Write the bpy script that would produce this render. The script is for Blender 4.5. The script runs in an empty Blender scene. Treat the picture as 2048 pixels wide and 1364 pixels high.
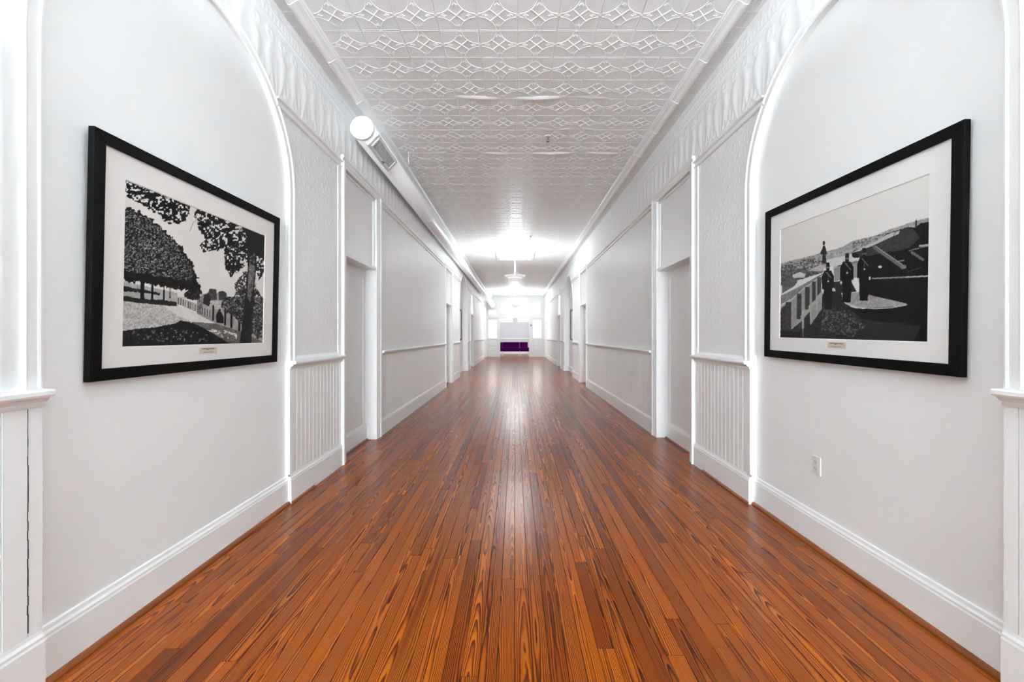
import bpy, math, random
import numpy as np
from mathutils import Vector, Matrix

random.seed(7); np.random.seed(7)
S = bpy.context.scene
C = S.collection
PI = math.pi

# ------------------------------------------------------------------ camera
F, HX, HY, CH = 810.0, 1030.0, 671.0, 1.29      # focal (px), vanishing point (px), camera height
cam = bpy.data.cameras.new('camera'); cam_o = bpy.data.objects.new('camera', cam); C.objects.link(cam_o)
cam.sensor_width = 36.0; cam.lens = F / 2048 * 36.0
cam.shift_x = -(HX - 1024) / 2048; cam.shift_y = (HY - 682) / 2048
cam.clip_start = 0.05; cam.clip_end = 200
cam_o.location = (0, 0, CH); cam_o.rotation_euler = (PI / 2, 0, 0)
S.camera = cam_o

# ------------------------------------------------------------------ world, exposure
w = bpy.data.worlds.new('daylight'); S.world = w; w.use_nodes = True
w.node_tree.nodes['Background'].inputs[0].default_value = (0.75, 0.86, 1.0, 1)
w.node_tree.nodes['Background'].inputs[1].default_value = 1.0
S.view_settings.view_transform = 'Standard'; S.view_settings.look = 'None'
S.view_settings.gamma = 1.0; S.view_settings.exposure = 1.72
S.view_settings.use_curve_mapping = False
S.cycles.diffuse_bounces = 6; S.cycles.max_bounces = 7; S.cycles.glossy_bounces = 3; S.cycles.adaptive_threshold = .03
LAY, PEND, WIN, REAR = 3.4, 33.0, 0.6, 27.0                 # laylights, pendant lamps, daylit panes, added unseen rear panes

# ------------------------------------------------------------------ room constants (metres; x right, y down the corridor)
WL, WR = 1.735, 1.807        # distance of the left / right wall from the camera axis
HC = 3.68                    # ceiling
YB, YE, YA = -16.0, 24.4, 28.4  # rear end, end screen, alcove back wall
def wx(s): return WL if s < 0 else WR
def X(s, out): return s * (wx(s) - out)         # 'out' = how far proud of the wall plane

# ------------------------------------------------------------------ helpers
def srgb(r, g, b):
    f = lambda c: (c / 255 / 12.92) if c / 255 <= .04045 else ((c / 255 + .055) / 1.055) ** 2.4
    return (f(r), f(g), f(b), 1)
MATS = {}
def new_mat(name):
    m = bpy.data.materials.new(name); m.use_nodes = True; MATS[name] = m
    return m, m.node_tree.nodes, m.node_tree.links, m.node_tree.nodes['Principled BSDF']
def simple(name, col, rough=.5, metal=0., bump=0., bscale=60., spec=.5, var=0., emit=None, estr=0.):
    m, N, L, P = new_mat(name)
    P.inputs['Base Color'].default_value = col; P.inputs['Roughness'].default_value = rough
    P.inputs['Metallic'].default_value = metal; P.inputs['Specular IOR Level'].default_value = spec
    if var or bump:
        tc = N.new('ShaderNodeTexCoord'); nz = N.new('ShaderNodeTexNoise')
        nz.inputs['Scale'].default_value = bscale; nz.inputs['Detail'].default_value = 3
        L.new(tc.outputs['Object'], nz.inputs['Vector'])
    if var:
        n2 = N.new('ShaderNodeTexNoise'); n2.inputs['Scale'].default_value = 2.3; n2.inputs['Detail'].default_value = 2
        L.new(tc.outputs['Object'], n2.inputs['Vector'])
        rp = N.new('ShaderNodeMapRange'); rp.inputs['From Min'].default_value = .3; rp.inputs['From Max'].default_value = .7
        rp.inputs['To Min'].default_value = 1 - var; rp.inputs['To Max'].default_value = 1
        L.new(n2.outputs['Fac'], rp.inputs['Value'])
        mx = N.new('ShaderNodeMix'); mx.data_type = 'RGBA'; mx.blend_type = 'MULTIPLY'; mx.inputs[0].default_value = 1
        mx.inputs[6].default_value = col; L.new(rp.outputs[0], mx.inputs[7]); L.new(mx.outputs[2], P.inputs['Base Color'])
    if bump:
        b = N.new('ShaderNodeBump'); b.inputs['Strength'].default_value = bump; b.inputs['Distance'].default_value = .002
        L.new(nz.outputs['Fac'], b.inputs['Height']); L.new(b.outputs['Normal'], P.inputs['Normal'])
    if emit:
        P.inputs['Emission Color'].default_value = emit; P.inputs['Emission Strength'].default_value = estr
    return m
simple('plaster', (.918, .932, .934, 1), .6, var=.03)
simple('trim_paint', (.918, .932, .934, 1), .38)
simple('tin_paint', (.918, .932, .934, 1), .42)
simple('ceiling_paint', (.918, .932, .934, 1), .5)
simple('bead_paint', (.912, .926, .932, 1), .33)
simple('duct_paint', (.90, .91, .915, 1), .35)
simple('cap_paint', (.88, .88, .87, 1), .5)
simple('grille_dark', (.02, .02, .02, 1), .6)
simple('black_frame', (.0035, .0035, .0035, 1), .6, spec=.12)
simple('mat_board', (.84, .815, .795, 1), .8)
simple('mat_bevel', (.85, .84, .82, 1), .7)
simple('mat_board_cool', (.86, .86, .85, 1), .8)
simple('plaque', (.66, .60, .48, 1), .45)
simple('plaque_ink', (.10, .07, .05, 1), .6)
simple('plastic_white', (.82, .82, .80, 1), .3)
simple('slot_dark', (.02, .02, .02, 1), .5)
simple('velvet', (.055, .001, .070, 1), 1.0, bump=.3, bscale=300, spec=.05)
simple('leg_metal', (.80, .80, .82, 1), .25)
simple('chrome', (.7, .7, .7, 1), .2, metal=1)
simple('device_grey', (.12, .12, .12, 1), .5)
simple('sub_floor', (.012, .007, .004, 1), .9)
simple('crack', (.03, .028, .025, 1), .9)
simple('shoe_wood', srgb(150, 82, 38), .35, bump=.2, bscale=40, var=.3)
simple('threshold_wood', srgb(60, 30, 16), .4, var=.3)
simple('door_grey', (.70, .70, .70, 1), .4)
simple('end_paint', (.66, .67, .665, 1), .45, var=.02)
simple('alcove_paint', (.66, .68, .70, 1), .6)
simple('lamp_shade', (.90, .90, .90, 1), .4, emit=(.95, .98, 1, 1), estr=.08)
simple('laylight_glass', (.8, .8, .8, 1), .5, emit=(.92, .97, 1, 1), estr=LAY)
simple('lit_pane', (.8, .8, .8, 1), .3, emit=(.93, .96, 1, 1), estr=WIN)
simple('rear_fill_pane', (.8, .8, .8, 1), .3, emit=(.90, .965, 1, 1), estr=REAR)
simple('lit_pane_soft', (.8, .8, .8, 1), .3, emit=(.96, .98, 1, 1), estr=.5)
simple('sign_face', (.85, .80, .78, 1), .4, emit=(1, .85, .82, 1), estr=.12)
simple('sign_red', (.60, .26, .24, 1), .4)
simple('mullion_dark', (.45, .46, .46, 1), .5)

def glass_mat():
    m, N, L, P = new_mat('picture_glass')
    tr = N.new('ShaderNodeBsdfTransparent'); gl = N.new('ShaderNodeBsdfGlossy'); gl.inputs['Roughness'].default_value = .03
    lw = N.new('ShaderNodeLayerWeight'); pw = N.new('ShaderNodeMath'); pw.operation = 'POWER'; pw.inputs[1].default_value = 5
    L.new(lw.outputs['Facing'], pw.inputs[0]); sc = N.new('ShaderNodeMath'); sc.operation = 'MULTIPLY_ADD'; sc.inputs[1].default_value = .5; sc.inputs[2].default_value = .008
    L.new(pw.outputs[0], sc.inputs[0])
    mx = N.new('ShaderNodeMixShader'); L.new(sc.outputs[0], mx.inputs[0]); L.new(tr.outputs[0], mx.inputs[1]); L.new(gl.outputs[0], mx.inputs[2])
    L.new(mx.outputs[0], N['Material Output'].inputs['Surface'])
glass_mat()
def print_mat():
    m, N, L, P = new_mat('photo_print')
    a = N.new('ShaderNodeAttribute'); a.attribute_name = 'Col'
    L.new(a.outputs['Color'], P.inputs['Base Color']); P.inputs['Roughness'].default_value = .6
    P.inputs['Specular IOR Level'].default_value = .2
print_mat()

def floor_mat():
    m, N, L, P = new_mat('heart_pine')
    def math_(op, a, b=None, c=None):
        n = N.new('ShaderNodeMath'); n.operation = op
        for i, v in enumerate((a, b, c)):
            if v is None: continue
            if isinstance(v, (int, float)): n.inputs[i].default_value = v
            else: L.new(v, n.inputs[i])
        return n.outputs[0]
    at = N.new('ShaderNodeAttribute'); at.attribute_name = 'pc'
    sp = N.new('ShaderNodeSeparateXYZ'); L.new(at.outputs['Vector'], sp.inputs[0]); a, b, s = sp.outputs
    wn = N.new('ShaderNodeTexWhiteNoise'); wn.noise_dimensions = '1D'; L.new(s, wn.inputs['W'])
    sc = N.new('ShaderNodeSeparateColor'); L.new(wn.outputs['Color'], sc.inputs[0]); r1, r2, r3 = sc.outputs
    def noise(vx, vy, vz, scale=1, det=2):
        cb = N.new('ShaderNodeCombineXYZ')
        for i, v in enumerate((vx, vy, vz)):
            if isinstance(v, (int, float)): cb.inputs[i].default_value = v
            else: L.new(v, cb.inputs[i])
        n = N.new('ShaderNodeTexNoise'); n.inputs['Scale'].default_value = scale; n.inputs['Detail'].default_value = det
        L.new(cb.outputs[0], n.inputs['Vector']); return n.outputs['Fac']
    s7 = math_('MULTIPLY', s, 7.31)
    n1 = noise(math_('MULTIPLY', b, .7), s7, 0.0, 1, 2)
    n2 = noise(math_('MULTIPLY', a, 30), math_('MULTIPLY', b, 6), s7, 1, 2)
    x = math_('ADD', math_('SUBTRACT', a, .035), math_('MULTIPLY', math_('SUBTRACT', r1, .5), .10))
    x = math_('ADD', x, math_('MULTIPLY', math_('SUBTRACT', noise(math_('MULTIPLY', b, 1.1), s7, 5.0, 1, 1), .5), .02))
    d = math_('ADD', math_('ADD', math_('MULTIPLY', r2, .03), .013), math_('MULTIPLY', math_('SUBTRACT', n1, .5), .052))
    d = math_('ADD', d, math_('MULTIPLY', math_('MULTIPLY', math_('SUBTRACT', r3, .5), .03), b))
    r = math_('SQRT', math_('ADD', math_('MULTIPLY', x, x), math_('MULTIPLY', d, d)))
    r = math_('ADD', r, math_('MULTIPLY', math_('SUBTRACT', n2, .5), .0052))
    ring = math_('FRACT', math_('MULTIPLY', r, math_('ADD', 140, math_('MULTIPLY', r3, 110))))
    cr = N.new('ShaderNodeValToRGB'); L.new(ring, cr.inputs[0]); e = cr.color_ramp
    e.elements[0].position = 0; e.elements[0].color = srgb(182, 98, 20)
    e.elements[1].position = 1; e.elements[1].color = srgb(170, 87, 16)
    for p, c in ((.35, (174, 90, 16)), (.62, (128, 58, 10)), (.84, (84, 33, 7)), (.94, (88, 35, 7))):
        q = e.elements.new(p); q.color = srgb(*c)
    # per-board tone
    tone = N.new('ShaderNodeValToRGB'); L.new(noise(s7, 3.3, 1.7, 5.0, 0), tone.inputs[0]); t = tone.color_ramp
    t.elements[0].position = .28; t.elements[0].color = (.58, .46, .40, 1)
    t.elements[1].position = .72; t.elements[1].color = (1.10, 1.08, 1.0, 1)
    q = t.elements.new(.42); q.color = (.80, .75, .70, 1)
    q = t.elements.new(.55); q.color = (.96, .94, .92, 1)
    mx = N.new('ShaderNodeMix'); mx.data_type = 'RGBA'; mx.blend_type = 'MULTIPLY'; mx.inputs[0].default_value = 1
    L.new(cr.outputs[0], mx.inputs[6]); L.new(tone.outputs[0], mx.inputs[7])
    # dark heartwood streaks and stains
    st = noise(math_('MULTIPLY', a, 22), math_('MULTIPLY', b, .9), s7, 1, 2)
    mr = N.new('ShaderNodeMapRange'); L.new(st, mr.inputs['Value'])
    mr.inputs['From Min'].default_value = .55; mr.inputs['From Max'].default_value = .75; mr.inputs['To Max'].default_value = .75
    m2 = N.new('ShaderNodeMix'); m2.data_type = 'RGBA'; m2.blend_type = 'MULTIPLY'; L.new(mr.outputs[0], m2.inputs[0])
    L.new(mx.outputs[2], m2.inputs[6]); m2.inputs[7].default_value = (.50, .34, .28, 1)
    kn = noise(math_('MULTIPLY', a, 30), math_('MULTIPLY', b, 9), s7, 1, 1)
    mk = N.new('ShaderNodeMapRange'); L.new(kn, mk.inputs['Value'])
    mk.inputs['From Min'].default_value = .83; mk.inputs['From Max'].default_value = .89; mk.inputs['To Max'].default_value = .9
    m3 = N.new('ShaderNodeMix'); m3.data_type = 'RGBA'; L.new(mk.outputs[0], m3.inputs[0])
    L.new(m2.outputs[2], m3.inputs[6]); m3.inputs[7].default_value = (.035, .018, .010, 1)
    L.new(m3.outputs[2], P.inputs['Base Color'])
    P.inputs['Roughness'].default_value = .22; P.inputs['Specular IOR Level'].default_value = .27
    bp = N.new('ShaderNodeBump'); bp.inputs['Strength'].default_value = .22; bp.inputs['Distance'].default_value = .0012
    hh = math_('MULTIPLY', 1.0, math_('MULTIPLY', noise(math_('MULTIPLY', a, 14), math_('MULTIPLY', b, 16), s7, 1, 0), 1.6))
    L.new(hh, bp.inputs['Height']); L.new(bp.outputs[0], P.inputs['Normal'])
floor_mat()

class MB:
    def __init__(s): s.v = []; s.f = []
    def poly(s, pts):
        k = len(s.v); s.v += [tuple(p) for p in pts]; s.f.append(tuple(range(k, k + len(pts))))
    def box(s, x0, x1, y0, y1, z0, z1):
        k = len(s.v)
        s.v += [(x, y, z) for z in (z0, z1) for y in (y0, y1) for x in (x0, x1)]
        s.f += [tuple(k + i for i in q) for q in ((0, 2, 3, 1), (4, 5, 7, 6), (0, 1, 5, 4), (2, 6, 7, 3), (0, 4, 6, 2), (1, 3, 7, 5))]
    def sweep(s, rings, closed=True, caps=True):
        k = len(s.v); n = len(rings[0])
        for r in rings: s.v += [tuple(p) for p in r]
        for i in range(len(rings) - 1):
            for j in range(n if closed else n - 1):
                j2 = (j + 1) % n
                s.f.append((k + i * n + j, k + i * n + j2, k + (i + 1) * n + j2, k + (i + 1) * n + j))
        if caps and closed:
            s.f.append(tuple(k + j for j in range(n))[::-1]); s.f.append(tuple(k + (len(rings) - 1) * n + j for j in range(n)))
    def wallprof(s, side, prof, y0, y1):
        s.sweep([[(X(side, o), y, z) for o, z in prof] for y in (y0, y1)])
    def lathe(s, prof, cx, cy, n=24, caps=True):
        rings = [[(cx + r * math.cos(2 * PI * j / n), cy + r * math.sin(2 * PI * j / n), z) for j in range(n)] for r, z in prof]
        s.sweep(rings, True, caps)
    def tube(s, path, rad, n=16, caps=True):
        rings = []
        for i, p in enumerate(path):
            p = Vector(p); a = Vector(path[max(i - 1, 0)]); b = Vector(path[min(i + 1, len(path) - 1)])
            d = (b - a).normalized(); up = Vector((0, 0, 1)) if abs(d.z) < .9 else Vector((1, 0, 0))
            u = d.cross(up).normalized(); v = u.cross(d); r = rad[i] if isinstance(rad, (list, tuple)) else rad
            rings.append([p + r * (math.cos(2 * PI * j / n) * u + math.sin(2 * PI * j / n) * v) for j in range(n)])
        s.sweep(rings, True, caps)
    def mesh(s, name, mat, smooth=False):
        me = bpy.data.meshes.new(name); me.from_pydata(s.v, [], s.f); me.update()
        if mat: me.materials.append(MATS[mat])
        if smooth: me.polygons.foreach_set('use_smooth', [True] * len(me.polygons))
        return me
    def build(s, name, mat, parent=None, smooth=False, **k):
        return link(name, s.mesh(name, mat, smooth), parent, **k)
def link(name, me, parent=None, **props):
    o = bpy.data.objects.new(name, me); C.objects.link(o)
    if parent: o.parent = parent
    for a, b in props.items(): o[a] = b
    return o
def bevel(o, w=.004, seg=2):
    m = o.modifiers.new('bevel', 'BEVEL'); m.width = w; m.segments = seg; m.limit_method = 'ANGLE'
    return o
def struct(o, label, cat): o['kind'] = 'structure'; o['label'] = label; o['category'] = cat; return o
def thing(name, loc, label, cat, group=None):
    o = link(name, None); o.location = loc; o.empty_display_size = .1; o['label'] = label; o['category'] = cat
    if group: o['group'] = group
    return o
def keep(o, root):       # parts are modelled in world coordinates: keep them there under their root
    o.parent = root; o.matrix_parent_inverse = Matrix.Translation(-Vector(root.location)); return o
def gridmesh(name, P, mat, mask=None, smooth=True):
    ny, nx = P.shape[:2]
    idx = np.arange(ny * nx).reshape(ny, nx)
    q = np.stack([idx[:-1, :-1], idx[:-1, 1:], idx[1:, 1:], idx[1:, :-1]], -1)
    q = q[mask[:-1, :-1] & mask[1:, 1:] & mask[:-1, 1:] & mask[1:, :-1]] if mask is not None else q.reshape(-1, 4)
    used = np.unique(q); remap = np.zeros(ny * nx, int); remap[used] = np.arange(len(used)); q = remap[q]
    me = bpy.data.meshes.new(name); me.vertices.add(len(used)); me.vertices.foreach_set('co', P.reshape(-1, 3)[used].astype(np.float32).ravel())
    me.loops.add(q.size); me.loops.foreach_set('vertex_index', q.ravel().astype(np.int32))
    me.polygons.add(len(q)); me.polygons.foreach_set('loop_start', np.arange(0, q.size, 4, dtype=np.int32))
    me.polygons.foreach_set('loop_total', np.full(len(q), 4, dtype=np.int32))
    me.polygons.foreach_set('use_smooth', np.full(len(q), smooth))
    me.update(calc_edges=True); me.validate(); me.materials.append(MATS[mat]); return me, used

def vnoise(x, y, seed=0):
    xi = np.floor(x).astype(np.int64); yi = np.floor(y).astype(np.int64); fx = x - xi; fy = y - yi
    def h(a, b):
        n = (a * 374761393 + b * 668265263 + seed * 1442695041) & 0x7fffffff
        n = ((n ^ (n >> 13)) * 1274126177) & 0x7fffffff
        return ((n ^ (n >> 16)) & 0xffff) / 65535.0
    fx = fx * fx * (3 - 2 * fx); fy = fy * fy * (3 - 2 * fy)
    return (h(xi, yi) * (1 - fx) + h(xi + 1, yi) * fx) * (1 - fy) + (h(xi, yi + 1) * (1 - fx) + h(xi + 1, yi + 1) * fx) * fy
def fbm(x, y, seed=0, o=4):
    t = 0; a = .5
    for i in range(o): t = t + a * vnoise(x * 2 ** i, y * 2 ** i, seed + i); a *= .5
    return t / (1 - .5 ** o)

# ================================================================== layout of the two long walls
SPRING = 2.40
NICHE = {-1: [(1.478, 3.10, .022, SPRING), (12.6, 14.8, .17, 2.20)], 1: [(1.489, 3.094, .040, SPRING), (12.6, 14.8, .17, 2.20)]}
DOORS = {-1: [(4.12, 5.03), (10.10, 11.05), (15.75, 16.75), (22.75, 23.75)], 1: [(4.15, 5.12), (10.20, 11.15), (16.0, 17.0), (22.9, 23.9)]}
RECESS = [.125, .125, .20, .20]
OPEN_T, BAR_T = 2.98, 2.10
CAS_N, CAS_F = .095, .165      # casing widths on the near and far side of a doorway

# ------------------------------------------------------------------ floor
def plank_mesh(name, specs, smooth=False):
    v = []; f = []; pc = []
    for (x0, x1, y0, y1, z, tilt, seed) in specs:
        k = len(v); c = .0012; wd = x1 - x0
        prof = [(0, -.012), (0, -c), (c, 0), (wd - c, 0), (wd, -c), (wd, -.012)]
        off = 0.0
        for y in (y0, y1):
            for (a, zz) in prof:
                v.append((x0 + a, y, z + zz + tilt * (a - wd / 2))); pc.append((a, y - y0 + off, seed))
        for j in range(5): f.append((k + j, k + j + 6, k + j + 7, k + j + 1))
        f.append(tuple(k + j for j in range(6))); f.append(tuple(k + 6 + j for j in range(6))[::-1])
    me = bpy.data.meshes.new(name); me.from_pydata(v, [], f); me.materials.append(MATS['heart_pine'])
    at = me.attributes.new('pc', 'FLOAT_VECTOR', 'POINT'); at.data.foreach_set('vector', np.array(pc, np.float32).ravel())
    return me
m = MB(); m.box(-2.05, 2.05, YB, YE, -.08, -.0065); m.box(-2.05, 2.05, YE, YA, -.08, -.0065)
floor = struct(m.build('floor', 'sub_floor'), 'glossy reddish brown heart pine board floor running down the corridor', 'floor')
PW = .0685
cols = np.arange(-1.92, 1.99, PW); near = []; far = []
for i, x0 in enumerate(cols):
    y = -1.6 + random.random() * 1.2
    ym = YA
    while y < ym:
        ln = random.choice((.7, 1.1, 1.6, 2.2, 2.9, 3.4)) * random.uniform(.85, 1.15) if y < 9 else random.uniform(1.6, 4.2)
        y1 = min(y + ln, ym)
        gap = random.choice((.0015, .0015, .003, .005))
        spec = (x0 + .0008, x0 + PW - .0008, y, y1 - gap, random.uniform(-.0004, .0004), random.uniform(-.009, .009), random.random() * 100)
        (near if y < 6.0 and y1 > .6 else far).append(spec)
        y = y1
near.sort(key=lambda q: (q[2] + q[3]) / 2 + abs(q[0]) * .3)
far += near[298:]; near = near[:298]
for q in near: link('plank', plank_mesh('plank', [q]), floor)
link('plank_field', plank_mesh('plank_field', far), floor, kind='stuff')
# stained quarter-round shoe strips along the near baseboards
def shoe(side, out, y0, y1, r=.02):
    m = MB(); prof = [(out, 0)] + [(out + r * math.cos(t), .002 + r * math.sin(t)) for t in np.linspace(0, PI / 2, 5)]
    m.wallprof(side, prof, y0, y1); return m

# ------------------------------------------------------------------ walls
def arch_pts(n0, n1, spring, n=28):
    c, r = (n0 + n1) / 2, (n1 - n0) / 2
    return [(c - r * math.cos(PI * k / n), spring + r * math.sin(PI * k / n)) for k in range(n + 1)]
def build_wall(side, name, label):
    m = MB(); op = []
    for (a, b, d, sp) in NICHE[side]: op.append((a, b, 'n', d, sp))
    for (a, b), d in zip(DOORS[side], RECESS): op.append((a, b, 'd', d, 0))
    op.sort(); y = YB
    Q = lambda o, y0, y1, z0, z1: m.poly([(X(side, o), y0, z0), (X(side, o), y1, z0), (X(side, o), y1, z1), (X(side, o), y0, z1)])
    for (a, b, t, d, sp) in op:
        Q(0, y, a, 0, HC)
        if t == 'd': Q(0, a, b, OPEN_T, HC)
        else:
            pts = arch_pts(a, b, sp)
            for (p, q) in zip(pts, pts[1:]):
                m.poly([(X(side, 0), p[0], p[1]), (X(side, 0), q[0], q[1]), (X(side, 0), q[0], HC), (X(side, 0), p[0], HC)])
            path = [(a, 0)] + pts + [(b, 0)]
            for (p, q) in zip(path, path[1:]):
                m.poly([(X(side, 0), *p), (X(side, 0), *q), (X(side, -d), *q), (X(side, -d), *p)])
            Q(-d, a - .02, b + .02, 0, HC - .05)
        y = b
    Q(0, y, YE, 0, HC)
    return struct(m.build(name, 'plaster'), label, 'wall')
wall = {-1: build_wall(-1, 'wall_left', 'white left corridor wall with round duct above, arched niches and embossed panels'),
        1: build_wall(1, 'wall_right', 'white right corridor wall with arched niches, embossed panels and power outlet')}

# spans between openings where wainscot, rails and panels run
def spans(side):
    cut = [(a, b) for a, b, *_ in NICHE[side]] + [(a - CAS_N, b + CAS_F) for a, b in DOORS[side]]
    cut.sort(); y = YB; out = []
    for a, b in cut:
        if a - y > .05: out.append((y, a))
        y = b
    if YE - y > .05: out.append((y, YE))
    return out
BASE = [(0, 0), (.022, 0), (.022, .178), (.019, .186), (.019, .196), (.012, .206), (.009, .222), (0, .226)]
RAIL = [(0, 1.033), (.016, 1.033), (.020, 1.044), (.020, 1.050), (.030, 1.053), (.038, 1.062), (.040, 1.068), (.056, 1.070), (.060, 1.077), (.060, 1.090), (.055, 1.095), (0, 1.097)]
PIC = [(0, 2.955), (.012, 2.955), (.020, 2.962), (.020, 2.970), (.008, 2.974), (.008, 3.006), (.024, 3.009), (.030, 3.016), (.026, 3.023), (0, 3.025)]

bead_me = {}
def bead_board(side):
    if side in bead_me: return bead_me[side]
    m = MB(); wd = .0645; s = -side    # local: x = out of wall (signed), y along, z 0..1 scaled
    pr = [(0, 0), (.0068, .0), (.008, .002), (.008, wd - .009), (.0066, wd - .008), (.0082, wd - .006), (.0088, wd - .004), (.0082, wd - .002), (.0068, wd), (0, wd)]
    m.sweep([[(s * o, y, z) for o, y in pr] for z in (0, .825)])
    bead_me[side] = m.mesh('bead_board', 'bead_paint'); return bead_me[side]
def bead_run(side, y0, y1, step=.0645):
    m = MB(); y = y0
    while y < y1 - .01:
        e = min(y + step, y1)
        m.wallprof(side, [], y, e) if False else m.sweep([[(X(side, o), yy, z) for o, yy in ((0, y), (.006, y), (.008, y + .003), (.008, e - .011), (.0055, e - .0095), (.009, e - .005), (.006, e), (0, e))] for z in (.215, 1.04)])
        y = e
    return m

def tin(y, z):
    h = np.zeros_like(y); py, pz = .150, .205
    for oy, oz in ((0, 0), (py / 2, pz / 2)):
        u = ((y + oy) / py % 1 - .5) * py; v = ((z + oz) / pz % 1 - .5) * pz
        r = np.hypot(u, v - .035); th = np.arctan2(u, v - .035)
        h += np.exp(-((r - .017) / .0065) ** 2) * (.45 + .55 * np.cos(5 * th)) + .9 * np.exp(-(r / .006) ** 2)
        for sg in (-1, 1):
            t = np.clip((v + .085) / .10, 0, 1); uc = sg * (.034 * np.sin(t * PI) + .006)
            h += .8 * np.exp(-((u - uc) / .0045) ** 2) * (t > 0) * (t < 1) * np.sin(t * PI)
            rr = np.hypot(u - sg * .036, v + .012)
            h += .8 * np.exp(-((rr - .010) / .004) ** 2)
        h += .5 * np.exp(-(u / .003) ** 2) * (v < .02) * (v > -.09)
    return h * .0032 + (fbm(y * 160, z * 160, 3, 2) - .5) * .0022
def frieze(y, z):
    h = np.zeros_like(y); zz = z - 3.03
    for p, off, zb, Rm, amp in ((.31, 0, -.03, .46, 1.), (.31, .155, -.03, .34, .9)):
        u = ((y + off) / p % 1 - .5) * p; v = zz - zb
        th = np.arctan2(u, np.maximum(v, 1e-4)); r = np.hypot(u, v)
        th = th + .9 * r * np.sign(u); R = Rm * (.72 + .28 * np.cos(2.0 * th)) * (1 + .05 * np.cos(11 * th)); R = np.maximum(R, .02)
        env = np.clip((R - r) / .07, 0, 1) * (v > 0) * np.clip((1.3 - np.abs(th)) / .2, 0, 1)
        h = np.maximum(h, amp * env * (.12 + .88 * (.5 + .5 * np.cos(11 * th)) ** 1.3 * np.clip(r / .1, 0, 1)))
        rr = np.hypot(np.abs(u) - .07, zz - .40)
        h = np.maximum(h, .45 * np.exp(-((rr - .03) / .010) ** 2))
    h = h * (z < 3.52) * .0075
    b = z - 3.53
    h += (b > 0) * (.0035 * np.maximum(0, np.cos(2 * PI * y / .045)) * np.exp(-((b - .045) / .02) ** 2)
                    + .003 * np.maximum(0, np.cos(2 * PI * y / .09 + 1)) * np.exp(-((b - .10) / .02) ** 2))
    h += .006 * np.exp(-((z - 3.525) / .006) ** 2) + .005 * np.exp(-((z - 3.61) / .004) ** 2) + .009 * np.clip((z - 3.645) / .03, 0, 1)
    return h + (fbm(y * 120, z * 120, 9, 2) - .5) * .0014
def relief(side, name, fn, y0, y1, z0, z1, res, excl=(), base=.002):
    ny, nz = max(2, int((y1 - y0) / res) + 1), max(2, int((z1 - z0) / res) + 1)
    Y, Z = np.meshgrid(np.linspace(y0, y1, ny), np.linspace(z0, z1, nz))
    O = base + fn(Y, Z); P = np.stack([side * (wx(side) - O), Y, Z], -1)
    mask = np.ones(Y.shape, bool)
    for (a, b, sp) in excl:
        c, r = (a + b) / 2, (b - a) / 2 + .03
        mask &= ~((np.abs(Y - c) < r) & ((Z < sp) | (np.hypot(Y - c, Z - sp) < r)))
    me, _ = gridmesh(name, P, 'tin_paint', mask); return link(name, me, wall[side])

def archivolt(side, n0, n1, spring, z0):
    pr = [(0, -.004), (.006, -.006), (.013, .0), (.015, .008), (.013, .014), (.010, .016), (.010, .044), (.014, .048), (.020, .056), (.018, .064), (.012, .068), (0, .070)]
    path = [(n0, z0, 0)] + [(p[0], p[1], None) for p in arch_pts(n0, n1, spring, 40)] + [(n1, z0, PI)]
    c = (n0 + n1) / 2; m = MB(); rings = []
    for (y, z, a) in path:
        if a is None:
            d = Vector((y - c, z - spring)).normalized()
        else: d = Vector((-1, 0)) if a == 0 else Vector((1, 0))
        rings.append([(X(side, o), y + d[0] * t, z + d[1] * t) for o, t in pr])
    m.sweep(rings); return m

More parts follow.
